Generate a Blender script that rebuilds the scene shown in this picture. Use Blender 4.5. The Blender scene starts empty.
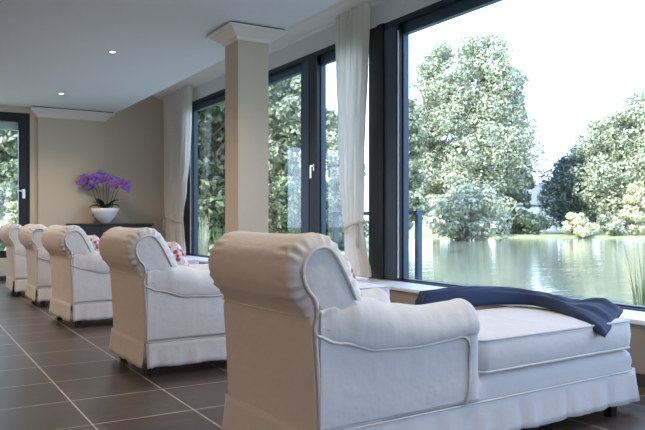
import bpy, bmesh, math, random
import numpy as np
from mathutils import Vector, Matrix, noise
R = math.radians
sc = bpy.context.scene
COL = sc.collection

# ---------------------------------------------------------------- camera, world, light, exposure
F = 698.0
YAW = R(31.07)
FW = (math.sin(YAW), math.cos(YAW))
RT = (math.cos(YAW), -math.sin(YAW))
cd = bpy.data.cameras.new('camera'); cam = bpy.data.objects.new('camera', cd); COL.objects.link(cam)
cam.location = (0, 0, 1.0); cam.rotation_euler = (R(90), 0, -YAW)
cd.sensor_width = 36; cd.lens = F/645*36; cd.shift_y = 5/645; cd.clip_end = 600
sc.camera = cam

w = bpy.data.worlds.new('world'); sc.world = w; w.use_nodes = True
wn = w.node_tree.nodes; wl = w.node_tree.links
bg = wn['Background']
tc = wn.new('ShaderNodeTexCoord'); sx = wn.new('ShaderNodeSeparateXYZ'); wl.new(tc.outputs['Generated'], sx.inputs[0])
rp = wn.new('ShaderNodeValToRGB'); wl.new(sx.outputs['Z'], rp.inputs[0])
rp.color_ramp.elements[0].color = (.64, .77, 1.0, 1); rp.color_ramp.elements[0].position = 0
rp.color_ramp.elements[1].color = (.46, .62, 1.0, 1); rp.color_ramp.elements[1].position = .75
wl.new(rp.outputs[0], bg.inputs[0]); bg.inputs[1].default_value = 3.0

def light(name, kind, loc, energy, color, **kw):
    l = bpy.data.lights.new(name, kind); l.energy = energy; l.color = color
    rot = kw.pop('rot', (0, 0, 0)); 
    for k, v in kw.items(): setattr(l, k, v)
    o = bpy.data.objects.new(name, l); o.location = loc; o.rotation_euler = rot; COL.objects.link(o); return o
sun = light('sun', 'SUN', (0, 0, 30), 8.2, (1, .93, .80), angle=R(1))
sun.rotation_euler = Vector((-.80, -.10, .62)).to_track_quat('Z', 'Y').to_euler()
# unseen warm fill lights, added left of the camera to warm the chaise backs
for i, (x, y, e_) in enumerate([(-2.4, 1.6, 30), (-2.4, 6.4, 44)]):
    light('warm_fill_light', 'AREA', (x, y, 2.86), e_, (1.0, .62, .36), shape='SQUARE', size=1.1)

sc.view_settings.view_transform = 'Standard'; sc.view_settings.look = 'None'
sc.view_settings.gamma = 1; sc.view_settings.use_curve_mapping = False
sc.view_settings.exposure = 0.52
sc.cycles.use_denoising = True
sc.cycles.max_bounces = 8; sc.cycles.diffuse_bounces = 5; sc.cycles.transparent_max_bounces = 12
sc.cycles.sample_clamp_indirect = 6

# ---------------------------------------------------------------- materials
def nt(name):
    m = bpy.data.materials.new(name); m.use_nodes = True
    return m, m.node_tree.nodes, m.node_tree.links, m.node_tree.nodes['Principled BSDF']
def c4(c): return (c[0], c[1], c[2], 1)
def mat(name, col, rough=.6, metal=0, bump=0, scale=50, var=0, spec=.5, stretch=None, sheen=0):
    m, n, l, b = nt(name)
    b.inputs['Base Color'].default_value = c4(col); b.inputs['Roughness'].default_value = rough
    b.inputs['Metallic'].default_value = metal; b.inputs['Specular IOR Level'].default_value = spec
    if sheen: b.inputs['Sheen Weight'].default_value = sheen
    t = n.new('ShaderNodeTexCoord'); mp = n.new('ShaderNodeMapping'); l.new(t.outputs['Object'], mp.inputs[0])
    if stretch: mp.inputs['Scale'].default_value = stretch
    no = n.new('ShaderNodeTexNoise'); no.inputs['Scale'].default_value = scale; no.inputs['Detail'].default_value = 4
    l.new(mp.outputs[0], no.inputs[0])
    if bump:
        bu = n.new('ShaderNodeBump'); bu.inputs['Strength'].default_value = bump; bu.inputs['Distance'].default_value = .01
        l.new(no.outputs[0], bu.inputs['Height']); l.new(bu.outputs[0], b.inputs['Normal'])
    mx = n.new('ShaderNodeMix'); mx.data_type = 'RGBA'
    v = var or .03
    mx.inputs[6].default_value = c4([x*(1-v) for x in col]); mx.inputs[7].default_value = c4([min(1, x*(1+v)) for x in col])
    l.new(no.outputs[0], mx.inputs[0]); l.new(mx.outputs[2], b.inputs['Base Color'])
    return m

def fabric_mat(name, col):
    m, n, l, b = nt(name)
    b.inputs['Base Color'].default_value = c4(col); b.inputs['Roughness'].default_value = .9
    b.inputs['Specular IOR Level'].default_value = .2; b.inputs['Sheen Weight'].default_value = .15
    t = n.new('ShaderNodeTexCoord')
    a = n.new('ShaderNodeTexNoise'); a.inputs['Scale'].default_value = 7; a.inputs['Detail'].default_value = 3
    l.new(t.outputs['Object'], a.inputs[0])
    c = n.new('ShaderNodeTexNoise'); c.inputs['Scale'].default_value = 300; l.new(t.outputs['Object'], c.inputs[0])
    b1 = n.new('ShaderNodeBump'); b1.inputs['Strength'].default_value = .35; b1.inputs['Distance'].default_value = .03
    l.new(a.outputs[0], b1.inputs['Height'])
    b2 = n.new('ShaderNodeBump'); b2.inputs['Strength'].default_value = .15; b2.inputs['Distance'].default_value = .002
    l.new(c.outputs[0], b2.inputs['Height']); l.new(b1.outputs[0], b2.inputs['Normal']); l.new(b2.outputs[0], b.inputs['Normal'])
    return m

M = {}
M['cotton'] = fabric_mat('white_cotton', (.68, .68, .69))
M['navy'] = mat('navy_wool', (.008, .026, .085), .8, bump=.4, scale=160, var=.25, sheen=.05)
M['ceiling'] = mat('ceiling_paint', (.76, .82, .90), .9, bump=.02)
M['cornice'] = mat('plaster_white', (.80, .78, .74), .8)
M['beige'] = mat('beige_wall_paint', (.60, .53, .415), .85, bump=.03, scale=90)
M['greywall'] = mat('lintel_paint', (.70, .69, .68), .85)
M['taupe'] = mat('taupe_paint', (.36, .30, .25), .8)
M['sill'] = mat('white_sill_lacquer', (.84, .86, .88), .35)
M['frame'] = mat('black_window_metal', (.012, .014, .018), .4, spec=.4)
M['bluemetal'] = mat('anodised_blue_grey_metal', (.045, .075, .11), .4, metal=.3)
M['gasket'] = mat('pale_gasket', (.62, .68, .75), .5)
M['chrome'] = mat('brushed_steel', (.75, .75, .76), .25, metal=1)
M['darkwood'] = mat('black_stained_wood', (.014, .012, .012), .5, bump=.05, scale=8, var=.3, stretch=(1, 12, 12))
M['base'] = mat('dark_tile_skirting', (.06, .05, .045), .4)
M['porcelain'] = mat('white_porcelain', (.85, .86, .88), .2)
M['petal'] = mat('purple_petals', (.27, .15, .52), .6, var=.5, scale=30)
M['petal2'] = mat('magenta_petals', (.30, .09, .38), .6)
M['stem'] = mat('brown_stems', (.10, .07, .035), .6)
M['leafdark'] = mat('orchid_leaves', (.015, .035, .02), .4)
M['bark'] = mat('bark', (.16, .12, .09), .9, bump=.6, scale=6, var=.3)
M['grass'] = mat('lawn', (.24, .27, .15), .95, bump=.5, scale=3, var=.5)
M['stone'] = mat('pale_stone', (.60, .66, .74), .9, bump=.5, scale=4, var=.2)
M['housewall'] = mat('house_render', (.34, .40, .48), .9)
M['roof'] = mat('slate_roof', (.24, .29, .36), .8)
M['bluepaint'] = mat('blue_steel_paint', (.04, .09, .17), .5)
M['shell'] = mat('exterior_render', (.6, .58, .55), .9)
M['linen'] = mat('bench_white', (.72, .74, .80), .6)
M['pinkplinth'] = mat('bench_plinth', (.42, .35, .31), .7)

def curtain_mat():
    m, n, l, b = nt('cream_voile')
    b.inputs['Base Color'].default_value = (.92, .88, .80, 1); b.inputs['Roughness'].default_value = .9
    t = n.new('ShaderNodeBsdfTranslucent'); t.inputs[0].default_value = (.94, .91, .84, 1)
    mx = n.new('ShaderNodeMixShader'); mx.inputs[0].default_value = .42
    o = n['Material Output']; l.new(b.outputs[0], mx.inputs[1]); l.new(t.outputs[0], mx.inputs[2]); l.new(mx.outputs[0], o.inputs[0])
    return m
M['voile'] = curtain_mat()

def glass_mat():
    m, n, l, b = nt('window_glass'); n.remove(b)
    tr = n.new('ShaderNodeBsdfTransparent'); tr.inputs[0].default_value = (.95, .98, .98, 1)
    g = n.new('ShaderNodeBsdfGlossy'); g.inputs['Roughness'].default_value = .01
    lw = n.new('ShaderNodeLayerWeight'); lw.inputs[0].default_value = .5
    pw = n.new('ShaderNodeMath'); pw.operation = 'POWER'; pw.inputs[1].default_value = 4; l.new(lw.outputs['Facing'], pw.inputs[0])
    ma = n.new('ShaderNodeMath'); ma.operation = 'MULTIPLY_ADD'; ma.inputs[1].default_value = .8; ma.inputs[2].default_value = .03; l.new(pw.outputs[0], ma.inputs[0])
    mx = n.new('ShaderNodeMixShader'); o = n['Material Output']
    l.new(ma.outputs[0], mx.inputs[0]); l.new(tr.outputs[0], mx.inputs[1]); l.new(g.outputs[0], mx.inputs[2]); l.new(mx.outputs[0], o.inputs[0])
    return m
M['glass'] = glass_mat()

def emis(name, col, s):
    m, n, l, b = nt(name)
    b.inputs['Emission Color'].default_value = c4(col); b.inputs['Emission Strength'].default_value = s
    b.inputs['Base Color'].default_value = c4(col); return m
M['lamp'] = emis('downlight_lens', (1, .93, .82), 6)

def floor_mat():
    m, n, l, b = nt('brown_floor_tiles')
    t = n.new('ShaderNodeTexCoord'); mp = n.new('ShaderNodeMapping'); l.new(t.outputs['Object'], mp.inputs[0])
    T = .52
    mp.inputs['Location'].default_value = (-(1.318-T*5), -(4.022-T*10), 0)
    br = n.new('ShaderNodeTexBrick'); br.offset = 0; br.squash = 1
    br.inputs['Scale'].default_value = 1; br.inputs['Brick Width'].default_value = T; br.inputs['Row Height'].default_value = T
    br.inputs['Mortar Size'].default_value = .0042; br.inputs['Mortar Smooth'].default_value = .1; br.inputs['Bias'].default_value = 0
    br.inputs['Color1'].default_value = (.066, .051, .043, 1); br.inputs['Color2'].default_value = (.082, .064, .054, 1)
    br.inputs['Mortar'].default_value = (.50, .44, .41, 1)
    l.new(mp.outputs[0], br.inputs[0])
    m2 = n.new('ShaderNodeMapping'); m2.inputs['Scale'].default_value = (1.2, 14, 1); l.new(t.outputs['Object'], m2.inputs[0])
    no = n.new('ShaderNodeTexNoise'); no.inputs['Scale'].default_value = 1.6; no.inputs['Detail'].default_value = 6; l.new(m2.outputs[0], no.inputs[0])
    rr = n.new('ShaderNodeMapRange'); rr.inputs[1].default_value = .3; rr.inputs[2].default_value = .7; rr.inputs[3].default_value = .72; rr.inputs[4].default_value = 1.25
    l.new(no.outputs[0], rr.inputs[0])
    mu = n.new('ShaderNodeMix'); mu.data_type = 'RGBA'; mu.blend_type = 'MULTIPLY'; mu.inputs[0].default_value = 1
    l.new(br.outputs[0], mu.inputs[6]); l.new(rr.outputs[0], mu.inputs[7]); l.new(mu.outputs[2], b.inputs['Base Color'])
    r2 = n.new('ShaderNodeMapRange'); r2.inputs[3].default_value = .26; r2.inputs[4].default_value = .42; l.new(no.outputs[0], r2.inputs[0])
    l.new(r2.outputs[0], b.inputs['Roughness'])
    bu = n.new('ShaderNodeBump'); bu.inputs['Strength'].default_value = .12; bu.inputs['Distance'].default_value = .004
    l.new(no.outputs[0], bu.inputs['Height']); l.new(bu.outputs[0], b.inputs['Normal'])
    b.inputs['Specular IOR Level'].default_value = .5
    return m
M['floor'] = floor_mat()

def water_mat():
    m, n, l, b = nt('pond_water')
    b.inputs['Base Color'].default_value = (.20, .23, .17, 1); b.inputs['Roughness'].default_value = .06
    b.inputs['Specular IOR Level'].default_value = 1.0
    b.inputs['IOR'].default_value = 1.5
    t = n.new('ShaderNodeTexCoord'); mp = n.new('ShaderNodeMapping'); l.new(t.outputs['Object'], mp.inputs[0])
    mp.inputs['Rotation'].default_value = (0, 0, YAW); mp.inputs['Scale'].default_value = (.5, 1.6, 1)
    no = n.new('ShaderNodeTexNoise'); no.inputs['Scale'].default_value = 1.6; no.inputs['Detail'].default_value = 4; l.new(mp.outputs[0], no.inputs[0])
    bu = n.new('ShaderNodeBump'); bu.inputs['Strength'].default_value = .35; bu.inputs['Distance'].default_value = .05
    l.new(no.outputs[0], bu.inputs['Height']); l.new(bu.outputs[0], b.inputs['Normal'])
    return m
M['water'] = water_mat()

def leaf_mat(name, c1, c2, c3, tr=.3):
    m, n, l, b = nt(name)
    g = n.new('ShaderNodeNewGeometry'); r = n.new('ShaderNodeValToRGB'); l.new(g.outputs['Random Per Island'], r.inputs[0])
    e = r.color_ramp.elements; e[0].color = c4(c1); e[1].color = c4(c3); e[1].position = 1
    k = e.new(.55); k.color = c4(c2)
    l.new(r.outputs[0], b.inputs['Base Color']); b.inputs['Roughness'].default_value = .55
    t = n.new('ShaderNodeBsdfTranslucent'); l.new(r.outputs[0], t.inputs[0])
    mx = n.new('ShaderNodeMixShader'); mx.inputs[0].default_value = tr
    o = n['Material Output']; l.new(b.outputs[0], mx.inputs[1]); l.new(t.outputs[0], mx.inputs[2]); l.new(mx.outputs[0], o.inputs[0])
    return m
M['leaf_pale'] = leaf_mat('pale_leaves', (.24, .28, .20), (.42, .46, .34), (.66, .68, .54))  # outdoor haze is put into these paler, greyer leaf colours
M['leaf_mid'] = leaf_mat('mid_green_leaves', (.12, .16, .10), (.25, .30, .20), (.48, .54, .38))
M['leaf_dark'] = leaf_mat('dark_needles', (.08, .12, .11), (.14, .20, .17), (.26, .33, .27))
M['leaf_deep'] = leaf_mat('deep_green_leaves', (.03, .055, .025), (.08, .12, .055), (.24, .30, .17))
M['leaf_yellow'] = leaf_mat('straw_yellow_leaves', (.42, .43, .28), (.60, .60, .42), (.80, .79, .60))
M['reed'] = leaf_mat('green_reeds', (.12, .18, .08), (.24, .30, .12), (.42, .44, .2))

def pillow_mat():
    m, n, l, b = nt('red_floral_fabric')
    t = n.new('ShaderNodeTexCoord')
    v = n.new('ShaderNodeTexVoronoi'); v.inputs['Scale'].default_value = 26; l.new(t.outputs['Object'], v.inputs[0])
    no = n.new('ShaderNodeTexNoise'); no.inputs['Scale'].default_value = 22; no.inputs['Detail'].default_value = 3; l.new(t.outputs['Object'], no.inputs[0])
    ad = n.new('ShaderNodeMath'); ad.operation = 'MULTIPLY_ADD'; ad.inputs[1].default_value = .9
    l.new(no.outputs[0], ad.inputs[0]); l.new(v.outputs['Distance'], ad.inputs[2])
    r = n.new('ShaderNodeValToRGB'); l.new(ad.outputs[0], r.inputs[0])
    e = r.color_ramp.elements; e[0].color = (.42, .05, .09, 1); e[0].position = .70; e[1].color = (.80, .72, .72, 1); e[1].position = .88
    k = e.new(.78); k.color = (.60, .25, .28, 1)
    l.new(r.outputs[0], b.inputs['Base Color']); b.inputs['Roughness'].default_value = .9
    return m
M['pillow'] = pillow_mat()

# ---------------------------------------------------------------- helpers
def link(name, bm, m, parent=None, smooth=False, loc=None):
    me = bpy.data.meshes.new(name)
    if isinstance(bm, tuple): me.from_pydata(bm[0], [], bm[1])
    else: 
        bm.normal_update(); bm.to_mesh(me); bm.free()
    if m: me.materials.append(M[m] if isinstance(m, str) else m)
    if smooth: me.polygons.foreach_set('use_smooth', [True]*len(me.polygons))
    o = bpy.data.objects.new(name, me); COL.objects.link(o)
    if parent: o.parent = parent
    if loc: o.location = loc
    return o
def empty(name, loc=(0, 0, 0), rz=0):
    o = bpy.data.objects.new(name, None); COL.objects.link(o); o.location = loc; o.rotation_euler = (0, 0, rz); o.empty_display_size = .1
    return o
def tag(o, label=None, cat=None, group=None, kind=None):
    if label: o['label'] = label
    if cat: o['category'] = cat
    if group: o['group'] = group
    if kind: o['kind'] = kind
    return o
def bx(bm, x0, x1, y0, y1, z0, z1, bev=0):
    r = bmesh.ops.create_cube(bm, size=1)
    for v in r['verts']:
        v.co = Vector(((x0+x1)/2+v.co.x*(x1-x0), (y0+y1)/2+v.co.y*(y1-y0), (z0+z1)/2+v.co.z*(z1-z0)))
    if bev:
        es = list({e for v in r['verts'] for e in v.link_edges})
        bmesh.ops.bevel(bm, geom=es, offset=bev, segments=2, affect='EDGES', profile=.5)
    return bm
def box(*a, **k): return bx(bmesh.new(), *a, **k)
def tube(bm, path, r, seg=6, closed=False, taper=None):
    n = len(path); rings = []
    P = [Vector(p) for p in path]
    for i, p in enumerate(P):
        a = P[i-1] if (i > 0 or closed) else P[i]; b = P[(i+1) % n] if (i < n-1 or closed) else P[i]
        t = (b-a).normalized() if (b-a).length > 1e-9 else Vector((0, 0, 1))
        u = t.cross(Vector((0, 0, 1)))
        if u.length < .15: u = t.cross(Vector((0, 1, 0)))
        if u.length < .15: u = t.cross(Vector((1, 0, 0)))
        u.normalize(); v = t.cross(u)
        rr = r if taper is None else r*(1+(taper-1)*i/max(1, n-1))
        rings.append([bm.verts.new(p+u*math.cos(2*math.pi*k/seg)*rr+v*math.sin(2*math.pi*k/seg)*rr) for k in range(seg)])
    for i in range(n if closed else n-1):
        A, B = rings[i], rings[(i+1) % n]
        for k in range(seg):
            try: bm.faces.new((A[k], A[(k+1) % seg], B[(k+1) % seg], B[k]))
            except ValueError: pass
    if not closed:
        bm.faces.new(rings[0][::-1]); bm.faces.new(rings[-1])
    return bm
def loft(bm, rings, cap0=True, cap1=True):
    V = [[bm.verts.new(p) for p in r] for r in rings]; n = len(V[0])
    for i in range(len(V)-1):
        for k in range(n): bm.faces.new((V[i][k], V[i][(k+1) % n], V[i+1][(k+1) % n], V[i+1][k]))
    if cap0: bm.faces.new(V[0][::-1])
    if cap1: bm.faces.new(V[-1])
    return V
def lathe(bm, prof, seg=32, c=(0, 0)):
    rings = [[Vector((c[0]+r*math.cos(2*math.pi*k/seg), c[1]+r*math.sin(2*math.pi*k/seg), z)) for k in range(seg)] for r, z in prof]
    return loft(bm, rings)
def fix(bm):
    bmesh.ops.recalc_face_normals(bm, faces=bm.faces[:]); return bm
def lerp_tab(tab, x):
    if x <= tab[0][0]: return tab[0][1]
    for (a, va), (b, vb) in zip(tab, tab[1:]):
        if x <= b:
            t = (x-a)/(b-a); t = t*t*(3-2*t); return va+(vb-va)*t
    return tab[-1][1]
def resample(pts, n, closed=False):
    P = [Vector(p) for p in pts]
    if closed: P.append(P[0])
    L = [0]
    for a, b in zip(P, P[1:]): L.append(L[-1]+(b-a).length)
    out = []; tot = L[-1]
    for i in range(n):
        s = tot*i/(n if closed else n-1); j = 0
        while j < len(L)-2 and L[j+1] < s: j += 1
        t = (s-L[j])/max(1e-9, L[j+1]-L[j]); out.append(P[j].lerp(P[j+1], min(1, t)))
    return out
def spline(pts, sub=8):
    P = [Vector(p) for p in pts]; out = []
    for i in range(len(P)-1):
        p0 = P[max(0, i-1)]; p1 = P[i]; p2 = P[i+1]; p3 = P[min(len(P)-1, i+2)]
        for s in range(sub):
            t = s/sub
            out.append(.5*((2*p1)+(p2-p0)*t+(2*p0-5*p1+4*p2-p3)*t*t+(-p0+3*p1-3*p2+p3)*t**3))
    out.append(P[-1]); return out
def at(px, d): # ground position that stands at picture column px and depth d
    t = (px-322.5)/F; return (d*(FW[0]+t*RT[0]), d*(FW[1]+t*RT[1]))

# ---------------------------------------------------------------- the room
HC = 2.90; YB = 12.62; YF = -3.0; XL = -4.6; XW = 3.81; XG = 4.17; XE = 3.26
def struct(name, bm, m, parent=None): 
    o = link(name, bm, m, parent)
    if not parent: o['kind'] = 'structure'
    return o
struct('floor', box(XL, XW+.35, YF, YB, -.2, 0), 'floor')
struct('ceiling', box(XL, XE, YF, YB+.3, HC, HC+.7), 'ceiling')
struct('ceiling_recess', box(XE, 4.6, YF, YB+.3, 3.5, 3.6), 'ceiling')
# cornice cove at the window wall
bm = bmesh.new(); prof = []
for k in range(11):
    a = R(90)*k/10; prof.append((3.86+.29*(1-math.cos(a)) if False else 4.15-.29*math.cos(a)**1.0, 3.5-.28*math.sin(a) if False else 3.5-.28*(1-math.cos(a)) if False else 3.22+.28*(1-math.sin(a))))
prof = [(3.80, 3.5), (3.83, 3.44)] + prof[1:] + [(4.17, 3.20), (4.22, 3.20), (4.22, 3.5)]
loft(bm, [[Vector((x, y, z)) for x, z in prof] for y in (YF, YB)]); struct('trim_1', fix(bm), 'cornice')
# walls
struct('wall_left', box(XL-.2, XL, YF, YB+.3, -.2, 3.6), 'beige')
struct('wall_right', box(XW, XG+.25, YF, YB+.3, -.4, .37), 'taupe')
struct('trim_2', box(XW-.025, XG+.06, YF, YB, .37, .40, bev=.006), 'sill')        # window sill
struct('wall_lintel', box(XG, XG+.3, YF, YB+.3, 2.98, 3.6), 'greywall')
bm = box(XG, XG+.25, YF, -.3, .4, 2.98); bx(bm, XG, XG+.25, 11.75, YB+.3, .4, 2.98)
struct('wall_pier', bm, 'greywall')
bm = box(XL, .1, YB, YB+.3, -.2, 2.9)
bx(bm, .1, 1.85, YB, YB+.3, 2.80, 2.9); bx(bm, .1, 1.85, YB, YB+.3, -.2, .37); bx(bm, 1.85, 4.45, YB, YB+.3, -.2, 2.9)
bx(bm, XE-.2, 4.45, YB, YB+.3, 2.9, 3.6)
struct('wall_back', bm, 'beige')
# front wall behind the camera: opening added for cool daylight on the chaise sides
bm = box(XL, .2, YF-.3, YF, -.2, 3.6); bx(bm, 3.6, 4.45, YF-.3, YF, -.2, 3.6); bx(bm, .2, 3.6, YF-.3, YF, 2.4, 3.6)
struct('wall_front', bm, 'beige')
struct('roof_slab', box(XL-.3, 4.7, YF-.3, YB+.35, 3.6, 3.8), 'shell')
# pilaster on the back wall
struct('trim_3', box(1.97, 3.08, YB-.06, YB+.01, 0, 2.75), 'beige')
# baseboards
struct('baseboard_right', box(XW-.015, XW, YF, YB, 0, .075), 'base')
struct('baseboard_back', box(.1, 1.96, YB-.015, YB, 0, .075), 'base')
# low white bench box under back window
bb = empty('window_bench', (0, 0, 0)); tag(bb, 'low white bench box with beige plinth under the window in the far wall', 'bench')
link('bench_body', box(-1.5, 1.22, 11.25, YB-.02, .185, .425, bev=.01), 'linen', bb)
link('bench_rail', box(-1.5, 1.22, 11.23, YB-.02, .165, .185), 'taupe', bb)
link('bench_plinth', box(-1.5, 1.22, 11.26, YB-.02, 0, .165), 'pinkplinth', bb)

# windows --------------------------------------------------------
def rect_frame(bm, x0, x1, y0, y1, z0, z1, wl_, wr, wt, wb):
    bx(bm, x0, x1, y0, y0+wl_, z0, z1); bx(bm, x0, x1, y1-wr, y1, z0, z1)
    bx(bm, x0, x1, y0+wl_, y1-wr, z1-wt, z1); bx(bm, x0, x1, y0+wl_, y1-wr, z0, z0+wb)
    return bm
def window(n, y0, y1, yl, yr):
    w_ = empty('window_%d' % n, (0, 0, 0)); w_['kind'] = 'structure'
    link('window_frame', rect_frame(bmesh.new(), XG-.005, XG+.12, y0, y1, .40, 2.98, yl-y0, y1-yr, .055, .010), 'frame', w_)
    link('sash', rect_frame(bmesh.new(), XG+.045, XG+.11, yl, yr, .41, 2.925, .016, .016, .10, .012), 'bluemetal', w_)
    link('pane', box(XG+.07, XG+.076, yl+.016, yr-.016, .422, 2.825), 'glass', w_)
    return w_
w1 = window(1, -.3, 5.72, -.25, 5.47)
link('post_cover', box(XG-.012, XG-.004, 5.50, 5.70, .42, 2.90, bev=.003), 'bluemetal', w1)
link('gasket', box(XG-.008, XG-.002, 5.468, 5.485, .43, 2.86), 'gasket', w1)
link('frame_post', box(XG-.03, XG-.005, 5.70, 5.80, .40, 2.98), 'frame', w1)
w2 = window(2, 5.80, 7.18, 5.98, 7.04)
w3 = window(3, 7.18, 11.75, 7.42, 11.20)
link('post_cover', box(XG-.012, XG-.004, 7.22, 7.39, .42, 2.90, bev=.003), 'bluemetal', w3)
link('gasket', box(XG-.008, XG-.002, 11.20, 11.235, .44, 2.83), 'gasket', w3)
h = bmesh.new(); bx(h, XG-.018, XG-.005, 7.085, 7.11, 1.58, 1.66, .003); bx(h, XG-.06, XG-.015, 7.09, 7.105, 1.625, 1.645); bx(h, XG-.066, XG-.052, 7.088, 7.106, 1.49, 1.645, .003)
link('handle', h, 'chrome', w2)
# back window
w4 = empty('window_4', (0, 0, 0)); w4['kind'] = 'structure'
def rfy(bm, y0, y1, x0, x1, z0, z1, ws, wt, wb):
    bx(bm, x0, x0+ws, y0, y1, z0, z1); bx(bm, x1-ws, x1, y0, y1, z0, z1); bx(bm, x0+ws, x1-ws, y0, y1, z1-wt, z1); bx(bm, x0+ws, x1-ws, y0, y1, z0, z0+wb); return bm
link('window_frame', rfy(bmesh.new(), YB+.06, YB+.14, .1, 1.85, .37, 2.80, .17, .15, .12), 'frame', w4)
link('pane', box(.27, 1.68, YB+.10, YB+.106, .49, 2.65), 'glass', w4)
hb = bmesh.new(); bx(hb, 1.73, 1.78, YB+.045, YB+.06, 1.36, 1.52, .004); bx(hb, 1.66, 1.77, YB+.01, YB+.03, 1.48, 1.50); bx(hb, 1.745, 1.765, YB+.02, YB+.05, 1.48, 1.50)
link('handle', hb, 'chrome', w4)
link('blind_box', box(.2, 1.75, YB+.15, YB+.25, 2.52, 2.66), 'gasket', w4)
# frame of the daylight opening added behind the camera
w5 = empty('window_5', (0, 0, 0)); w5['kind'] = 'structure'
link('window_frame', rfy(bmesh.new(), YF-.16, YF-.08, 0.2, 3.6, 0, 2.4, .1, .1, .1), 'frame', w5)

# column ---------------------------------------------------------
co = empty('column', (2.985, 6.44, 0)); co['kind'] = 'structure'; 
def capital(name, cx, cy, hx, hy, z0, z1, over, parent, m='cornice'):
    bm = bmesh.new(); rings = []
    steps = [(0, z0), (.10, z0), (.16, z0+.012), (.22, z0+.03), (.42, z0+.05), (.66, z0+.075), (.78, z0+.085), (.80, z0+.095), (1, z0+.10), (1, z1)]
    for s, z in steps:
        o = over*s
        rings.append([Vector((cx+a*(hx+o), cy+b*(hy+o), z)) for a, b in ((-1, -1), (1, -1), (1, 1), (-1, 1))])
    loft(bm, rings); return link(name, fix(bm), m, parent)
link('shaft', box(-.165, .165, -.16, .16, 0, 2.80), 'beige', co)
capital('capital', 0, 0, .165, .16, 2.765, 2.885, .15, co)
link('shadow_gap', box(-.29, .29, -.285, .285, 2.885, 2.90), 'frame', co)
c2 = empty('trim_4', (2.525, YB+.0, 0)); c2['kind'] = 'structure'
capital('capital', 0, 0, .555, .06, 2.74, 2.885, .13, c2)
link('shadow_gap', box(-.67, .67, -.18, 0, 2.885, 2.90), 'frame', c2)

# downlights -----------------------------------------------------
DL = [(2.035, 7.97, 'recessed ceiling spotlight nearer the column'), (2.05, 11.0, 'recessed ceiling spotlight nearer the far wall'),
      ]
for x, y, lab in DL:
    t = empty('ceiling_spotlight', (x, y, HC)); tag(t, lab, 'spotlight', 'recessed spotlights in the ceiling')
    bm = bmesh.new(); lathe(bm, [(.034, -.001), (.034, -.006), (.05, -.005), (.052, 0), (.034, 0)], 24); link('trim_ring', fix(bm), 'sill', t, True)
    bm = bmesh.new(); lathe(bm, [(.033, -.001), (.033, -.004)], 24); link('lens', fix(bm), 'lamp', t)
for x, y in [(2.035, 7.97), (2.05, 11.0), (2.03, 4.93), (2.02, 1.9), (-.4, 11.0), (-.4, 8.0)]:  # last pair: unseen spots added to brighten the far end of the room
    light('spotlight_and_fill_beam', 'SPOT', (x, y, HC-.02), 75, (1, .80, .58), spot_size=R(140), spot_blend=.8, shadow_soft_size=.04)

# ---------------------------------------------------------------- chaise longue
CW = .71; CL = 2.03
def round_end_loft(prof, normals, radii, W_, wave, nseg=7):
    """sweep a closed side profile across the width; ends rounded by radii"""
    rings = []; n = len(prof)
    def ring(ys, k_off, amp):
        out = []
        for i in range(n):
            r = radii[i]; o = r*k_off
            dx = wave[i]*amp
            out.append(Vector((prof[i].x-normals[i].x*(o+dx), ys(r), prof[i].y-normals[i].y*(o+dx))))
        return out
    for k in range(nseg+1):
        a = R(90)*k/nseg
        rings.append(ring(lambda r, a=a: r*(1-math.sin(a)), 1-math.cos(a) if False else (1-math.sin(math.pi/2-0))+ (1-math.cos(math.pi/2-a)) if False else 1-math.sin(a) if False else (1-math.cos(R(90)-a)), math.sin(a*2)*1.0))
    return rings
def back_profile():
    pts = [(.032, .20), (.029, .30), (.021, .45), (.011, .58), (.004, .64), (-.018, .678), (-.055, .722), (-.080, .78), (-.082, .84), (-.054, .90), (-.005, .938), (.05, .952), (.105, .94), (.155, .895), (.195, .83), (.235, .755), (.275, .67), (.31, .58), (.33, .48), (.335, .35), (.335, .20)]
    s = spline([(x, z, 0) for x, z in pts], 8)
    s = resample(s, 150); s = [Vector((p.x, p.y)) for p in s]
    s += [Vector((.335-.303*k/12, .20)) for k in range(1, 12)]
    return s
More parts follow.
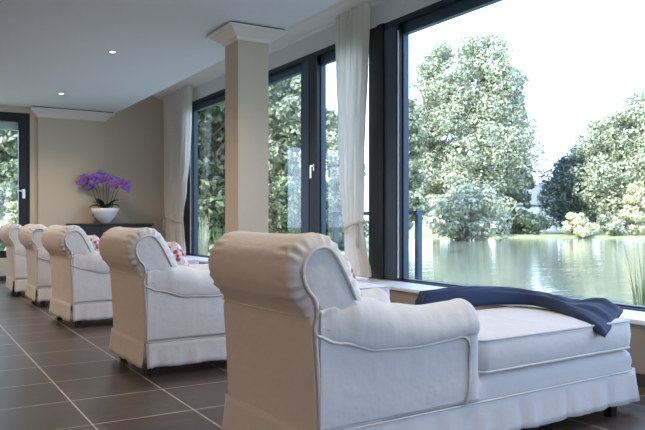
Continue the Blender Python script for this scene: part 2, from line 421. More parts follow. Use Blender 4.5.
def make_chaise(name):
    root = empty(name)
    # ---- back
    P = back_profile(); n = len(P); N = []
    for i in range(n):
        t = P[(i+1) % n]-P[i-1]; t.normalize(); nn = Vector((t.y, -t.x))
        N.append(nn)
    c = sum(P, Vector((0, 0)))/n
    # orient outward
    if (P[20]-c).dot(N[20]) < 0: N = [-q for q in N]
    for _ in range(6): N = [((N[i-1]+N[i]+N[(i+1) % n])/3) for i in range(n)]
    rad = []; wav = []; s = 0
    for i in range(n):
        z = P[i].y; x = P[i].x; s += (P[i]-P[i-1]).length
        k = min(1, max(0, (z-.62)/.06)) if x < .1 else min(1, max(0, (z-.60)/.1))
        rad.append(.010+.042*k); wav.append((math.sin(s*2*math.pi/.041)*.006+math.sin(s*2*math.pi/.053+1)*.005)*k)
    rings = []
    K = 8
    left = []
    for k in range(K+1):
        a = R(90)*k/K
        left.append((1-math.sin(a), 1-math.cos(R(90)-a) if False else 1-math.sin(a), a))
    def sect(side):
        out = []
        for k in range(K+1):
            a = R(90)*k/K     # 0: panel edge, 90: full profile
            out.append([Vector((P[i].x-N[i].x*(rad[i]*(1-math.sin(a))+wav[i]*math.sin(min(a*2.2, math.pi))), (rad[i]*(1-math.cos(R(90)-a)) if False else rad[i]*(1-math.cos(a))), P[i].y-N[i].y*(rad[i]*(1-math.sin(a))+wav[i]*math.sin(min(a*2.2, math.pi))))) for i in range(n)])
        return out
    L = sect(0)
    rings = list(L)
    # the gathers run a little way into the roll
    for yy, am in ((.065, 1.0), (.09, .8), (.12, .4), (.16, 0), (CW/2, 0)):
        rings.append([Vector((P[i].x-N[i].x*wav[i]*am*.55, yy, P[i].y-N[i].y*wav[i]*am*.55-(.006*math.sin(math.pi*yy/CW) if P[i].y > .9 else 0))) for i in range(n)])
    full = rings+[[Vector((v.x, CW-v.y, v.z)) for v in r] for r in rings[-2::-1]]
    bm = bmesh.new(); loft(bm, full, False, False); fix(bm)
    link('back', bm, 'cotton', root, True)
    inner = [v for v in L[0]]
    for sgn, yy in ((0, 0), (1, CW)):
        bm = bmesh.new(); cc = Vector((sum(v.x for v in inner)/n, 0, sum(v.z for v in inner)/n))
        rr = []
        for q, bulge in ((1, 0), (.93, .006), (.7, .010), (.4, .012), (.1, .012)):
            rr.append([Vector((cc.x+(v.x-cc.x)*q, yy-(bulge if sgn == 0 else -bulge), cc.z+(v.z-cc.z)*q)) for v in inner])
        loft(bm, rr, False, True); link('back_side_panel', fix(bm), 'cotton', root, True)
    # ---- arms
    topz = [(0, .675), (.10, .70), (.2, .722), (.30, .70), (.42, .668), (.6, .648), (.76, .655), (.82, .662)]
    seam = [(0, .59), (.12, .55), (.3, .508), (.5, .50), (.65, .508), (.76, .52)]
    XA1 = .862
    def arm_ring(x, sh=0, zdrop=0):
        tz = lerp_tab(topz, x)-zdrop; sz = lerp_tab(seam, x)
        f = min(1, max(0, (x-.775)/.025))     # front post: no recess
        po = -.014*(1-f)-.022*f
        pr = .02*math.sin(x*60)*0
        pts = [(.155, .24), (.155, .42), (.157, .56), (.150, tz-.055), (.128, tz-.022), (.095, tz-.004), (.06, tz), (.022, tz-.012), (-.012, tz-.04), (-.032, tz-.08),
               (-.036, max(sz+.03, tz-.12)), (-.030, sz+.008), (po, sz-.006), (po, sz-.03), (po, .40), (po-.002, .30), (po, .24)]
        g = min(1, max(0, x/.26)); g = g*g*(3-2*g)
        pts = [(y if y > .03 else y*g-.017*(1-g), z) for y, z in pts]
        s = spline([(y, z, 0) for y, z in pts], 5)
        if sh:
            cy = .066
            s = [Vector((cy+(p.x-cy)*(1-sh), p.y if p.y < .3 else p.y, 0)) for p in s]
        return [Vector((x, p.x, p.y)) for p in s]
    xs = [.036]+[i*.02 for i in range(2, 39)]+[.77, .775, .785, .795, .80, .81]
    rings = [arm_ring(x) for x in xs]
    # slight gathers below the arm top
    for r in rings:
        for v in r:
            if v.y < 0 and v.z > .5: v.y += .004*math.sin(v.x*95+math.sin(v.x*23)*2)*min(1, v.z*3-1.4)
    for k in range(1, 9):
        a = R(90)*k/8; x = .81+.055*math.sin(a); rings.append(arm_ring(x, sh=.48*(1-math.cos(a)), zdrop=.05*(1-math.cos(a))))
    for side in (0, 1):
        bm = bmesh.new()
        rr = [[Vector((v.x, v.y if side == 0 else CW-v.y, v.z)) for v in r] for r in rings]
        loft(bm, rr); fix(bm); link('arm', bm, 'cotton', root, True)
        # piping
        bm = bmesh.new()
        pth = [(x, -.022+.006*max(0,1-x/.2), lerp_tab(seam, x)-.002) for x in [.02]+[i*.03 for i in range(1, 25)]]
        pth += [(.755, -.022, .512), (.775, -.023, .50), (.787, -.023, .47), (.787, -.022, .42), (.785, -.022, .34), (.775, -.022, .27), (.76, -.022, .228)]
        pth = [(p[0], p[1] if side == 0 else CW-p[1], p[2]) for p in pth]
        tube(bm, pth, .0065); link('arm_piping', bm, 'cotton', root, True)
    # ---- base
    def rrect(x0, x1, y0, y1, r, step=.02):
        pts = []
        for (cx, cy, a0) in ((x1-r, y0+r, -90), (x1-r, y1-r, 0), (x0+r, y1-r, 90), (x0+r, y0+r, 180)):
            for k in range(7): a = R(a0+90*k/6); pts.append((cx+r*math.cos(a), cy+r*math.sin(a), 0))
        return resample(pts, int((2*(x1-x0)+2*(y1-y0))/step), True)
    bm = bmesh.new(); rings = []
    for z, o in ((.19, 0), (.225, -.0), (.27, .004), (.30, -.002), (.318, -.014), (.328, -.035), (.33, -.08)):
        rings.append([Vector((p.x, p.y, z)) for p in rrect(.07-o, CL+o, .008-o, CW-.008+o, .05)])
    nmin = min(len(r) for r in rings); rings = [resample(r, 240, True) for r in rings]
    loft(bm, rings); link('base', fix(bm), 'cotton', root, True)
    # ---- skirt : wavy hanging cloth, with kick pleat gaps at the rear corners
    def skirt_run(path, nm, amp=.006):
        Q = resample(path, 160); bm = bmesh.new(); rows = []
        for k in range(7):
            f = k/6; row = []
            for i, p in enumerate(Q):
                t = (Q[min(i+1, 159)]-Q[max(i-1, 0)]).normalized(); o = Vector((t.y, -t.x, 0))
                s = i/159*sum((b-a).length for a, b in zip(path_v(path), path_v(path)[1:]))
                wv = (math.sin(s*38+1.3)+.7*math.sin(s*61+.4)+.5*math.sin(s*97))*amp*f
                z = .222-.156*f+.003*math.sin(s*19)*f
                row.append(p+o*(.003+.015*f**1.2+wv)+Vector((0, 0, z)))
            rows.append(row)
        V = [[bm.verts.new(q) for q in r] for r in rows]
        for a in range(6):
            for i in range(159): bm.faces.new((V[a][i], V[a+1][i], V[a+1][i+1], V[a][i+1]))
        o = link(nm, bm, 'cotton', root, True)
        md = o.modifiers.new('thick', 'SOLIDIFY'); md.thickness = .004; md.offset = 1
        return o
    def path_v(p): return [Vector(q) for q in p]
    e = .004
    skirt_run([(.024, CW, 0), (.024, CW/2, 0), (.024, 0, 0)], 'skirt', .003)
    r_ = .04
    side = [(0.032, -e, 0), (1.0, -e, 0), (CL-r_, -e, 0)]+[(CL-r_+r_*math.sin(R(a)), -e+r_-r_*math.cos(R(a)), 0) for a in (22, 45, 67, 90)]+[(CL, CW/2, 0)]
    full = side+[(p[0], CW-p[1], 0) for p in side[-2::-1]]
    skirt_run(full, 'skirt', .006)
    # skirt seam piping
    bm = bmesh.new(); tube(bm, [(p[0], p[1]-.007 if p[1] < CW/2 and p[0] < 1.97 else (p[1]+.007 if p[0] < 1.97 else p[1]), .224) for p in [tuple(q) for q in resample([(p[0]+(.008 if p[0] > 1.99 else 0), p[1], 0) for p in full], 90)]], .0045); link('skirt_piping', bm, 'cotton', root, True)
    bm = bmesh.new(); tube(bm, [(.020, CW*k/10, .224) for k in range(11)], .0045); link('skirt_piping', bm, 'cotton', root, True)
    # piping on the back : roll seam, corner cords, side panel cords
    bm = bmesh.new()
    tube(bm, [(.003, CW*k/16, .652-.006*math.sin(math.pi*k/16)) for k in range(17)], .004)
    link('roll_seam', bm, 'cotton', root, True)
    for side in (0, 1):
        bm = bmesh.new(); yy = -.010 if side == 0 else CW+.010
        sel = [v for v in inner if (v.z > .225 and not (v.x > .1 and v.z < .70))]
        # keep order along the profile
        tube(bm, [(v.x, yy, v.z) for v in sel if v.z > .225], .007); link('back_piping', bm, 'cotton', root, True)
    # ---- cushion (T shaped)
    x0, x1, xa, ya = .30, 1.985, .885, .155
    def tout(o):
        r = .035
        base = [(x0, ya), (xa, ya), (xa, 0.0), (x1, 0.0), (x1, CW), (xa, CW), (xa, CW-ya), (x0, CW-ya)]
        pts = []
        m_ = len(base)
        for i, (bx_, by_) in enumerate(base):
            p = Vector((bx_, by_, 0)); a = Vector((*base[i-1], 0)); b = Vector((*base[(i+1) % m_], 0))
            u = (a-p).normalized(); v = (b-p).normalized()
            for k in range(5):
                t = k/4; pts.append((p+u*r*(1-t)**2+v*r*t**2))
        Q = resample(pts, 260, True)
        out = []
        for i, p in enumerate(Q):
            t = (Q[(i+1) % 260]-Q[i-1]).normalized(); nn = Vector((t.y, -t.x, 0)); out.append(p+nn*o)
        return out
    bm = bmesh.new(); rings = []
    for z, o in ((.335, -.05), (.335, -.012), (.342, 0), (.365, .006), (.41, .010), (.455, .006), (.478, 0), (.486, -.012)):
        rings.append([Vector((p.x, p.y, z)) for p in tout(o)])
    cc = Vector((1.15, CW/2, 0)); o1 = tout(-.012)
    for q in (.92, .82, .68, .5, .3, .1):
        rings.append([Vector((cc.x+(p.x-cc.x)*q, cc.y+(p.y-cc.y)*q, .486+.026*(1-q**4))) for p in o1])
    loft(bm, rings); link('seat_cushion', fix(bm), 'cotton', root, True)
    for z in (.343, .480):
        bm = bmesh.new(); tube(bm, [(p.x, p.y, z) for p in tout(.002)], .0055, closed=True); link('cushion_piping', bm, 'cotton', root, True)
    # ---- legs
    for lx in (.075, 1.83):
        for ly in (.012, CW-.052):
            bm = bmesh.new(); r = []
            for z, s in ((0, .021), (.10, .025), (.19, .027)): r.append([Vector((lx+.02+a*s, ly+.02+b*s, z)) for a, b in ((-1, -1), (1, -1), (1, 1), (-1, 1))])
            loft(bm, r); link('leg', fix(bm), 'darkwood', root)
    # piping objects that stand for one run each keep one name
    return root
def children(o): return [c for c in bpy.data.objects if c.parent == o]
def copy_tree(o, parent=None):
    c = o.copy(); COL.objects.link(c)
    if parent: c.parent = parent
    for ch in children(o): copy_tree(ch, c)
    return c
chs = [(1.25, 2.165, 3.0, 'white slipcovered chaise longue nearest the camera, navy throw on its foot'),
       (1.285, 4.345, 1.6, 'white slipcovered chaise longue second from the camera, just left of the navy-throw one'),
       (1.315, 6.71, 4.2, 'white slipcovered chaise longue in the middle of the row of five'),
       (1.295, 8.53, 0, 'white slipcovered chaise longue fourth from the camera, second from the left edge'),
       (1.22, 9.85, -.5, 'white slipcovered chaise longue farthest away, at the left edge by the far window')]
c0 = make_chaise('chaise_longue')
proto = []
for i, (x, y, a, lab) in enumerate(chs):
    o = c0 if i == 0 else copy_tree(c0)
    o.location = (x, y, 0); o.rotation_euler = (0, 0, R(a)); tag(o, lab, 'chaise longue', 'slipcovered chaise longues in a row')
    proto.append(o)

# ---------------------------------------------------------------- pillows
def pillow_bm(w_=.40, h_=.40, t_=.13):
    bm = bmesh.new(); nu = 20; rings = []
    G = {}
    for s in (1, -1):
        for i in range(nu+1):
            for j in range(nu+1):
                u = i/nu*2-1; v = j/nu*2-1
                e = max(0, (1-u**4))*max(0, (1-v**4)); pin = 1-.10*(u*u*v*v) - .0
                k = 1-.07*(1-abs(v)**2)*0
                X = u*w_/2*(1-.06*(1-v*v)*0-.05*(v*v)*0)*(.94+.06*v*v); Z = v*h_/2*(.94+.06*u*u)
                p = Vector((s*t_/2*e**.55, X, Z))
                if e <= 1e-9 and s == -1: G[(s, i, j)] = G[(1, i, j)]
                else: G[(s, i, j)] = bm.verts.new(p)
        for i in range(nu):
            for j in range(nu): 
                q = (G[(s, i, j)], G[(s, i+1, j)], G[(s, i+1, j+1)], G[(s, i, j+1)])
                bm.faces.new(q if s == 1 else q[::-1])
    return fix(bm)
pl0 = None
for i, lab in enumerate(['red and white floral cushion on the nearest chaise longue', 'red and white floral cushion on the second chaise longue from the camera',
                         'red and white floral cushion on the middle chaise longue']):
    if pl0 is None: pl0 = link('pillow', pillow_bm(), 'pillow', None, True); o = pl0
    else: o = pl0.copy(); COL.objects.link(o)
    x, y, a, _ = chs[i]
    lx, ly, lz = .365, .40, .675
    ca, sa = math.cos(R(a)), math.sin(R(a))
    o.location = (x+lx*ca-ly*sa, y+lx*sa+ly*ca, lz); o.rotation_euler = (0, R(-24), R(a+4))
    tag(o, lab, 'cushion', 'floral cushions on the chaise longues')

# ---------------------------------------------------------------- navy throw
def throw():
    near = [(2.40, 2.93), (2.62, 2.90), (2.85, 2.875), (3.02, 2.80), (3.03, 2.66), (2.98, 2.52), (2.92, 2.40), (2.90, 2.31), (2.905, 2.215), (2.915, 2.19)]
    far = [(2.42, 3.03), (2.66, 3.035), (2.90, 3.04), (3.12, 3.04), (3.24, 2.95), (3.27, 2.80), (3.28, 2.68), (3.30, 2.58), (3.32, 2.48), (3.32, 2.38)]
    thick = [.095, .10, .10, .095, .082, .07, .06, .05, .045, .035]
    zb = [.51, .515, .515, .52, .52, .518, .512, .508, .490, .430]
    A = resample([Vector((p[0], p[1], 0)) for p in spline([(a, b, 0) for a, b in near], 6)], 60)
    def sp1(v): 
        s = spline([(i, x, 0) for i, x in enumerate(v)], 6); return resample(s, 60)
    n_ = 60
    Bf = resample(spline([(a, b, 0) for a, b in far], 6), n_); T = sp1(thick); Z = sp1(zb)
    nv = 26; top = []; bot = []
    for i in range(n_):
        a, b = A[i], Bf[i]; rt = []; rb = []
        for j in range(nv+1):
            v = j/nv; p = a.lerp(b, v)
            edge = (1-(2*v-1)**8)**.5 if abs(2*v-1) < 1 else 0
            fold = .006*math.sin(v*17+i*.12)+.004*math.sin(v*31-i*.2)
            zbase = Z[i].y if i < 50 else Z[i].y+.075*v*min(1,(i-49)/6)
            z = zbase+T[i].y*(.25+.75*edge)*(1-.05*v)+fold*edge
            if i in (0, n_-1): z = zbase+T[i].y*.5
            rt.append((p.x, p.y, z)); rb.append((p.x, p.y, zbase))
        top.append(rt); bot.append(rb)
    bm = bmesh.new()
    VT = [[bm.verts.new(q) for q in r] for r in top]; VB = [[bm.verts.new(q) for q in r] for r in bot]
    for i in range(n_-1):
        for j in range(nv):
            bm.faces.new((VT[i][j], VT[i+1][j], VT[i+1][j+1], VT[i][j+1])); bm.faces.new((VB[i][j], VB[i][j+1], VB[i+1][j+1], VB[i+1][j]))
        bm.faces.new((VT[i][0], VB[i][0], VB[i+1][0], VT[i+1][0])); bm.faces.new((VT[i][nv], VT[i+1][nv], VB[i+1][nv], VB[i][nv]))
    for i in (0, n_-1):
        for j in range(nv): bm.faces.new((VT[i][j], VT[i][j+1], VB[i][j+1], VB[i][j]))
    bmesh.ops.remove_doubles(bm, verts=bm.verts[:], dist=.0001)
    return fix(bm)
tag(link('throw_blanket', throw(), 'navy', None, True), 'folded navy wool throw draped over the foot of the nearest chaise longue', 'blanket')

# ---------------------------------------------------------------- curtains
def curtain(X, rows, lab, knot):
    # rows: (z, y_near, y_far)
    rows = rows[::-1]
    bm = bmesh.new(); nz = 60; ny = 150; V = []
    for i in range(nz+1):
        z = rows[0][0]+(rows[-1][0]-rows[0][0])*i/nz
        y0 = lerp_tab([(r[0], r[1]) for r in rows], z); y1 = lerp_tab([(r[0], r[2]) for r in rows], z)
        amp = .026*min(1.0, .30+.70*(y1-y0)/(rows[-1][2]-rows[-1][1])); row = []
        for j in range(ny+1):
            u = j/ny; ph = u*2*math.pi*7.5
            row.append(bm.verts.new((X+amp*math.sin(ph+.3*math.sin(z*2))+amp*.4*math.sin(ph*2.3+z), y0+(y1-y0)*u+.006*math.sin(ph*1.7+z*3), z)))
        V.append(row)
    for i in range(nz):
        for j in range(ny): bm.faces.new((V[i][j], V[i][j+1], V[i+1][j+1], V[i+1][j]))
    o = link('curtain', bm, 'voile', None, True); tag(o, lab, 'curtain', 'cream curtains tied back at the window wall')
    zk, y0, y1, side = knot
    bm = bmesh.new(); cy = (y0+y1)/2; hy = (y1-y0)/2
    tube(bm, [(X+.055*math.cos(a), cy+(hy+.015)*math.sin(a), zk+.05*math.sin(a)*side) for a in [2*math.pi*k/28 for k in range(28)]], .014, 8, closed=True)
    link('tieback', bm, 'voile', o, True)
    bm = bmesh.new(); tube(bm, [(X-.05, (y0 if side < 0 else y1)+.0, zk+.02), (X-.06, (y0 if side < 0 else y1)-.02, zk-.03), (X-.055, (y0 if side < 0 else y1)-.01, zk-.22)], .012, 8, taper=1.6)
    link('tassel', bm, 'voile', o, True)
    return o
curtain(4.06, [(3.215, 5.82, 6.45), (2.6, 5.86, 6.45), (2.0, 5.90, 6.42), (1.5, 5.93, 6.38), (1.1, 5.94, 6.33), (.92, 5.955, 6.29), (.75, 5.90, 6.28), (.42, 5.80, 6.26)],
        'long cream curtain tied back between the big pane and the balcony window', (.93, 5.96, 6.28, -1))
curtain(4.06, [(3.215, 10.88, 12.3), (2.6, 10.92, 12.3), (2.0, 11.0, 12.3), (1.5, 11.15, 12.3), (1.15, 11.3, 12.25), (1.0, 11.33, 12.2), (.8, 11.28, 12.2), (.42, 11.2, 12.2)],
        'long cream curtain tied back in the far corner of the room', (1.02, 11.36, 12.15, 1))

# ---------------------------------------------------------------- console and orchid
cs = empty('console_table', (3.14, 12.30, 0)); tag(cs, 'black wooden console table against the far beige wall', 'console table')
link('tabletop', box(-.73, .655, -.25, .24, .905, .94, bev=.004), 'darkwood', cs)
link('cabinet_body', box(-.70, .63, -.22, .23, .12, .905), 'darkwood', cs)
for k in range(3):
    d = link('door', box(-.69+k*.44, -.69+k*.44+.432, -.238, -.222, .13, .895, bev=.003), 'darkwood', cs)
    link('knob', box(-.69+k*.44+.38, -.69+k*.44+.40, -.252, -.238, .50, .56, bev=.003), 'chrome', d)
for a in (-.66, .59):
    for b in (-.19, .19): link('leg', box(a-.03, a+.03, b-.03, b+.03, 0, .12), 'darkwood', cs)

random.seed(4)
orx, ory = 3.01, 12.28
orc = empty('potted_orchid', (orx, ory, .94)); tag(orc, 'white bowl of purple orchids standing on the black console table', 'orchid')
bm = bmesh.new(); lathe(bm, [(.075, 0), (.085, .008), (.13, .05), (.185, .12), (.222, .20), (.238, .262), (.228, .262), (.21, .2), (.17, .12), (.10, .05), (.02, .035)], 40); link('bowl', fix(bm), 'porcelain', orc, True)
bm = bmesh.new(); lathe(bm, [(.02, .20), (.208, .205), (.17, .225), (.06, .24)], 24); link('moss', fix(bm), 'leafdark', orc, True)
def leaf_blade(L_, W_, up, az, droop):
    bm = bmesh.new(); A = []; 
    for i in range(13):
        t = i/12; r = L_*t; z = up*t-droop*t*t; wd = W_*math.sin(math.pi*min(1, t*.93+.07))**.7
        c = Vector((r*math.cos(az), r*math.sin(az), z)); s = Vector((-math.sin(az), math.cos(az), 0))
        A.append([bm.verts.new(c-s*wd+Vector((0, 0, wd*.3))), bm.verts.new(c), bm.verts.new(c+s*wd+Vector((0, 0, wd*.3)))])
    for a, b in zip(A, A[1:]): bm.faces.new((a[0], a[1], b[1], b[0])); bm.faces.new((a[1], a[2], b[2], b[1]))
    return bm
for k, (az, L_, up, dr) in enumerate([(170, .28, .30, .26), (190, .24, .05, .16), (150, .22, .34, .2), (10, .27, .32, .26), (-15, .24, .08, .16), (40, .22, .3, .2), (250, .2, .22, .14), (290, .22, .26, .2), (215, .26, .38, .18), (325, .25, .36, .18)]):
    o = link('leaf', leaf_blade(L_, .062, up, R(az), dr), 'leafdark', orc, True, (0, 0, .22)); md = o.modifiers.new('t', 'SOLIDIFY'); md.thickness = .004
def flower_bm(s=1):
    bm = bmesh.new()
    for k, (ang, ln, wd) in enumerate([(90, .045, .018), (210, .045, .018), (330, .045, .018), (20, .050, .034), (160, .050, .034)]):
        a = R(ang); d = Vector((math.cos(a), 0, math.sin(a))); p = Vector((-math.sin(a), 0, math.cos(a))); row = []
        for i in range(6):
            t = i/5; ww = wd*math.sin(math.pi*(t*.85+.12)); y = -.004-.012*math.sin(math.pi*t)
            row.append((bm.verts.new((d*ln*t-p*ww+Vector((0, y*.3, 0)))*s), bm.verts.new((d*ln*t+Vector((0, y, 0)))*s), bm.verts.new((d*ln*t+p*ww+Vector((0, y*.3, 0)))*s)))
        for u, v in zip(row, row[1:]): bm.faces.new((u[0], u[1], v[1], v[0])); bm.faces.new((u[1], u[2], v[2], v[1]))
    # lip
    r = bmesh.ops.create_icosphere(bm, subdivisions=1, radius=.010*s)
    for v in r['verts']: v.co += Vector((0, -.012*s, -.008*s))
    return bm
fb = bpy.data.meshes.new('orchid_flower'); t_ = flower_bm(1.25); t_.to_mesh(fb); fb.materials.append(M['petal'])
fb2 = fb.copy(); fb2.materials.clear(); fb2.materials.append(M['petal2'])
tips = [(-.34, .56), (-.24, .50), (-.15, .57), (-.05, .62), (.04, .56), (.10, .52), (.25, .50), (.33, .47)]
view = Vector((-orx, -ory)).normalized()
sideax = Vector((RT[0], RT[1], 0))
for k, (tx, tz) in enumerate(tips):
    depth = random.uniform(-.08, .06); fwdv = Vector((FW[0], FW[1], 0))
    base = sideax*(tx*.28)+Vector((0, 0, .22)); tip = sideax*tx+fwdv*depth+Vector((0, 0, .22+tz))
    mid = sideax*(tx*.62)+fwdv*depth*.6+Vector((0, 0, .22+tz*.66))
    curve = spline([base, mid, tip, tip+sideax*(.06 if tx > 0 else -.06)+Vector((0, 0, -.03))], 8)
    bm = bmesh.new(); tube(bm, curve, .0055, 6); st = link('stem', bm, 'stem', orc, True)
    for q in range(9):
        p = curve[-1-q] if q < 9 else curve[-1]
        f = bpy.data.objects.new('flower', fb if (q+k) % 6 else fb2); COL.objects.link(f); f.parent = st
        f.location = p+Vector((random.uniform(-.04, .04), random.uniform(-.05, .01), random.uniform(-.085, .035)))
        f.rotation_euler = (random.uniform(-.5, .3), random.uniform(-.6, .6), -.3+random.uniform(-.7, .7)); f.scale = [random.uniform(.85, 1.2)]*3

# ---------------------------------------------------------------- outside
WZ = -.30
def land_h(x, y):
    d = x*FW[0]+y*FW[1]; l = x*RT[0]+y*RT[1]
    n1 = noise.noise(Vector((x*.12, y*.12, 0)))*2.0
    dist = max(d-50+n1*.5, (.085*d-l)+n1*.25 if d > 8 else -99, 6.9-x+n1*.15)
    if d > 50: dist = max(dist, d-50)
    if dist < 0: return WZ+max(dist*.25, -1.0)
    return WZ+min(dist*.25, .22+.002*dist)
def terrain():
    xs = [4.42+i*.45 for i in range(30)]+[18+i*1.4 for i in range(60)]+[105, 130, 170]
    ys = [-14+i*1.0 for i in range(110)]+[100+i*10 for i in range(8)]
    vs = [(x, y, land_h(x, y)) for x in xs for y in ys]; m = len(ys)
    fs = [(i*m+j, (i+1)*m+j, (i+1)*m+j+1, i*m+j+1) for i in range(len(xs)-1) for j in range(m-1)]
    return vs, fs
o = link('ground', terrain(), 'grass', None, True); o['kind'] = 'structure'
b_ = box(-60, 4.42, 12.95, 90, -.4, -.12); bx(b_, -60, 4.42, -40, -3.3, -.4, -.12); o = link('ground_terrace', b_, 'grass'); o['kind'] = 'structure'
o = link('pond_water', ([(4.6, -30, WZ), (110, -30, WZ), (110, 110, WZ), (4.6, 110, WZ)], [(0, 1, 2, 3)]), 'water'); o['kind'] = 'structure'

rng = np.random.default_rng(7)
def foliage(blobs, count, size, flat=.35, elong=1.0):
    """leaf faces spread through lumpy crown volumes"""
    vol = np.array([b[3]*b[4]*b[5] for b in blobs])**.67; pr = vol/vol.sum()
    idx = rng.choice(len(blobs), count, p=pr); B = np.array(blobs)[idx]
    d = rng.normal(size=(count, 3)); d /= np.linalg.norm(d, axis=1)[:, None]
    r = rng.uniform(.45, 1.0, count)**.5
    c = B[:, :3]+d*B[:, 3:6]*r[:, None]
    nrm = d+rng.normal(size=(count, 3))*.55; nrm[:, 2] += .25; nrm /= np.linalg.norm(nrm, axis=1)[:, None]
    a = np.cross(nrm, rng.normal(size=(count, 3))); a /= np.linalg.norm(a, axis=1)[:, None]; b = np.cross(nrm, a)
    s = size*rng.uniform(.55, 1.35, count)[:, None]
    q = np.stack([c-a*s*elong, c-b*s*.55, c+a*s*elong, c+b*s*.55], 1).reshape(-1, 3)
    return q.tolist(), [tuple(range(4*i, 4*i+4)) for i in range(count)]
def crown(w_, h_, z0, nb, lump=.26, shape='round'):
    bl = []
    for i in range(nb):
        u = (i+.5)/nb; z = z0+h_*(.06+.88*u)
        if shape == 'round': rad = w_/2*(math.sin(math.pi*(u*.78+.16)))**.7
        elif shape == 'cone': rad = w_/2*(1-u*.86)
        else: rad = w_/2*(1-u**2.2*.7)
        a = rng.uniform(0, 2*math.pi); rr = rad*rng.uniform(.15, .95)
        s = w_*lump*rng.uniform(.55, 1.05)*(.55+.45*rad/(w_/2))
        bl.append((rr*math.cos(a), rr*math.sin(a), z, s*.9, s*.9, s*.62))
    for i in range(nb//3):
        u = rng.uniform(.03, .9); z = z0+h_*u
        rad = w_/2*((math.sin(math.pi*(u*.78+.16)))**.7 if shape == 'round' else 1-u*.8)
        a = rng.uniform(0, 2*math.pi); rr = rad*rng.uniform(.6, 1.12); q = w_*rng.uniform(.04, .10)
        bl.append((rr*math.cos(a), rr*math.sin(a), z, q, q, q*1.4))
    return bl
def trunk_bm(h_, r, branches=5, w_=2):
    bm = bmesh.new(); tube(bm, [(0, 0, -.3), (.02*h_, .01*h_, h_*.3), (-.01*h_, .02*h_, h_*.65), (.01*h_, 0, h_*.92)], r, 8, taper=.25)
    for k in range(branches):
        a = k*2.4; z = h_*(.25+.5*k/branches)
        tube(bm, [(0, 0, z), (w_*.16*math.cos(a), w_*.16*math.sin(a), z+h_*.08), (w_*.34*math.cos(a), w_*.34*math.sin(a), z+h_*.2)], r*.35, 5, taper=.3)
    return bm
def tree(name, px, d, y_top, wpx, m, lab, cat='tree', n=9000, size=.22, nb=40, shape='round', ybase=None, grp=None, trunk=True, low=.06):
    x, y = at(px, d); g = max(land_h(x, y), WZ) if x > 4.42 else -.12
    zt = 1+(220-y_top)*d/F; h_ = zt-g; w_ = wpx*d/F
    t = empty(name, (x, y, g)); tag(t, lab, cat, grp)
    fo = foliage(crown(w_, h_*(1-low), h_*low, nb, shape=shape), n, size)
    link('foliage', fo, m, t)
    if trunk: link('trunk', trunk_bm(h_*.9, .018*h_+.03, 6, w_), 'bark', t, True)
    return t
TG = 'trees on the pond bank'
# through the big pane
tree('tree', 436, 54, 38, 66, 'leaf_pale', 'tall pale green tree close beside the window frame, left of the tallest tree', n=30000, size=.13, nb=100)
tree('tree', 484, 52, 27, 94, 'leaf_pale', 'tallest broad leafy tree across the pond, seen through the big pane', low=.02, n=42000, size=.13, nb=120)
tree('tree', 512, 58, 78, 44, 'leaf_mid', 'darker green tree crowding the right side of the tallest tree', n=16000, size=.14, nb=60)
tree('tree', 405, 40, 95, 46, 'leaf_mid', 'mid green tree at the left frame of the big pane, behind the blue railing', n=18000, size=.11, nb=60)
tree('shrub', 470, 44.5, 184, 74, 'leaf_pale', 'pale feathery willow bush at the water edge below the tallest tree', 'shrub', n=9000, size=.13, nb=40, trunk=False, low=0)
tree('conifer', 571, 57, 155, 58, 'leaf_dark', 'dark blue-green conifer across the pond, between the pale house and the right-hand trees', n=22000, size=.12, nb=110, shape='round')
tree('tree', 607, 55, 112, 76, 'leaf_pale', 'rounded pale tree behind the yellow bushes on the right bank', n=30000, size=.13, nb=100)
tree('tree', 652, 53, 88, 84, 'leaf_pale', 'pale tree cut by the right edge of the photo', n=30000, size=.13, nb=100)
tree('shrub', 577, 50.8, 213, 30, 'leaf_yellow', 'small straw-yellow bush at the far water edge below the conifer', 'shrub', n=3500, size=.11, nb=18, trunk=False, low=0, shape='cone2')
tree('shrub', 607, 51, 217, 34, 'leaf_pale', 'low pale bush right of the small straw-yellow bush on the far bank', 'shrub', n=3000, size=.12, nb=16, trunk=False, low=0)
tree('shrub', 634, 51, 180, 36, 'leaf_yellow', 'tall straw-yellow bush on the far bank near the right edge', 'shrub', n=5000, size=.13, nb=24, trunk=False, low=0)
tree('shrub', 524, 53, 215, 50, 'leaf_mid', 'low dark green shrub on the far bank in front of the pale house', 'shrub', n=5000, size=.15, nb=22, trunk=False, low=0)
tree('tree', 527, 92, 180, 34, 'leaf_pale', 'small pale tree behind the house across the pond', n=4000, size=.24, nb=20)
# house
hx, hy = at(531, 68)
hs = empty('house', (hx, hy, -.05), -YAW); tag(hs, 'pale gabled house beyond the far bank, between the tallest tree and the conifer', 'house')
link('wall', box(-1.9, 1.9, -2, 2, 0, 2.6), 'housewall', hs)
bm = bmesh.new(); r_ = [[Vector((-2.2, y, 2.5)), Vector((2.2, y, 2.5)), Vector((0, y, 4.4))] for y in (-2.2, 2.2)]; loft(bm, r_); link('roof', fix(bm), 'roof', hs)
link('chimney', box(.7, 1.1, -.2, .2, 3.4, 4.6), 'housewall', hs)
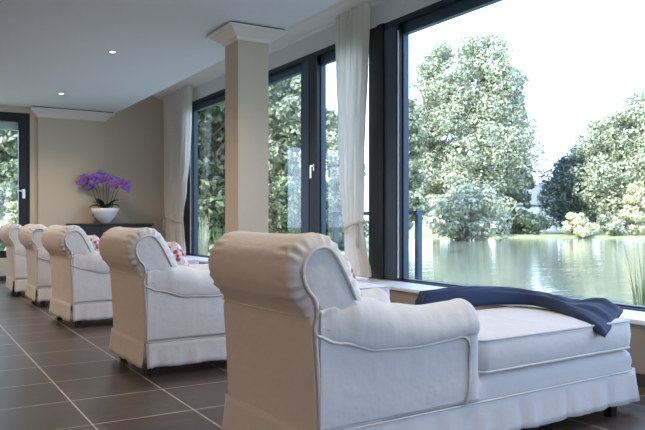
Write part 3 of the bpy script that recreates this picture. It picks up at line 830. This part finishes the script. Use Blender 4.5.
# vegetation behind the left windows
tree('tree', 288, 24, 62, 90, 'leaf_mid', 'leafy tree filling the window just right of the column', n=16000, size=.10, nb=70)
tree('tree', 205, 24, 70, 90, 'leaf_deep', 'dark leafy tree seen left of the column', n=16000, size=.12, nb=70, low=.0)
tree('tree', 240, 30, 60, 90, 'leaf_deep', 'dark tree behind the column', n=12000, size=.13, nb=50)
tree('shrub', 285, 17, 186, 80, 'leaf_deep', 'dark green shrub low in the window right of the column', 'shrub', n=14000, size=.055, nb=50, trunk=False, low=0)
tree('tree', 340, 34, 105, 50, 'leaf_pale', 'sparse pale tree seen beside the tied curtain', n=5000, size=.12, nb=30)
tree('shrub', 335, 25, 200, 60, 'leaf_mid', 'mid green shrub low beside the tied curtain', 'shrub', n=7000, size=.08, nb=30, trunk=False, low=0)
# behind the far window
tree('hedge', 8, 17.5, 112, 90, 'leaf_mid', 'sunlit leafy shrub outside the far window at the left edge', 'shrub', n=16000, size=.075, nb=70, trunk=False, low=0)
tree('hedge', 18, 16.2, 200, 36, 'leaf_yellow', 'low yellow-green bush outside the far window', 'shrub', n=4000, size=.05, nb=20, trunk=False, low=0)
# pale boulder
bx_, by_ = at(283, 14.2); bm = bmesh.new(); bmesh.ops.create_icosphere(bm, subdivisions=4, radius=.26)
for v in bm.verts: v.co = Vector((v.co.x*1.0, v.co.y*.8, v.co.z*.62))*(1+.35*noise.noise(v.co*5)+.1*noise.noise(v.co*14))
bo = link('boulder', fix(bm), 'stone', None, True, (bx_, by_, 1.08))
bo.location.z = max(land_h(bx_, by_), WZ)+.12
bo.scale = (1.0, 1.0, 1.0)
tag(bo, 'pale bluish boulder in the planting right of the column', 'boulder')
# grasses and reeds
def clump(name, px, d, y_top, wpx, n, lab, m='reed', ybase=None, bw=.012):
    x, y = at(px, d); g = max(land_h(x, y), WZ-.05); zt = 1+(220-y_top)*d/F; h_ = zt-g; w_ = wpx*d/F
    vs = []; fs = []
    for i in range(n):
        a = rng.uniform(0, 6.28); r0 = w_*.25*rng.uniform(0, 1); hh = h_*rng.uniform(.5, 1.05); lean = rng.uniform(0, .42)*w_
        b = Vector((r0*math.cos(a), r0*math.sin(a), -.05)); dr = Vector((math.cos(a), math.sin(a), 0)); s = Vector((-math.sin(a+.6), math.cos(a+.6), 0))
        k0 = len(vs)
        for k in range(5):
            t = k/4; c = b+dr*lean*t*t+Vector((0, 0, hh*(t-.12*t**3))); ww = bw*(1-t*.9)
            vs += [tuple(c-s*ww), tuple(c+s*ww)]
        for k in range(4): fs.append((k0+2*k, k0+2*k+1, k0+2*k+3, k0+2*k+2))
    o = link(name, (vs, fs), m, None, False, (x, y, g)); tag(o, lab, 'grass'); return o
clump('ornamental_grass', 201, 14.2, 205, 26, 110, 'tall yellow-green grass outside at the foot of the window beside the far curtain', 'leaf_yellow')
clump('ornamental_grass', 218, 14.6, 215, 20, 80, 'green grass clump outside just left of the column', 'reed')
clump('reeds', 644, 8.6, 225, 38, 70, 'green reeds rising by the right edge of the big pane', 'reed', bw=.007)
clump('reeds', 505, 11.5, 268, 26, 26, 'thin reed blades in the water below the pale house', 'reed', bw=.005)
clump('reeds', 440, 14.5, 262, 34, 26, 'thin reed blades in the water right of the blue railing', 'reed', bw=.005)
# railing
rl = empty('railing', (0, 0, 0)); tag(rl, 'blue steel railing end outside the left side of the big pane', 'railing')
link('post', box(5.02, 5.08, 6.23, 6.29, -.35, 1.06), 'bluepaint', rl)
link('post', box(5.02, 5.08, 8.0, 8.06, -.35, 1.06), 'bluepaint', rl)
link('top_rail', box(5.0, 5.10, 6.23, 8.1, 1.06, 1.105), 'bluepaint', rl)
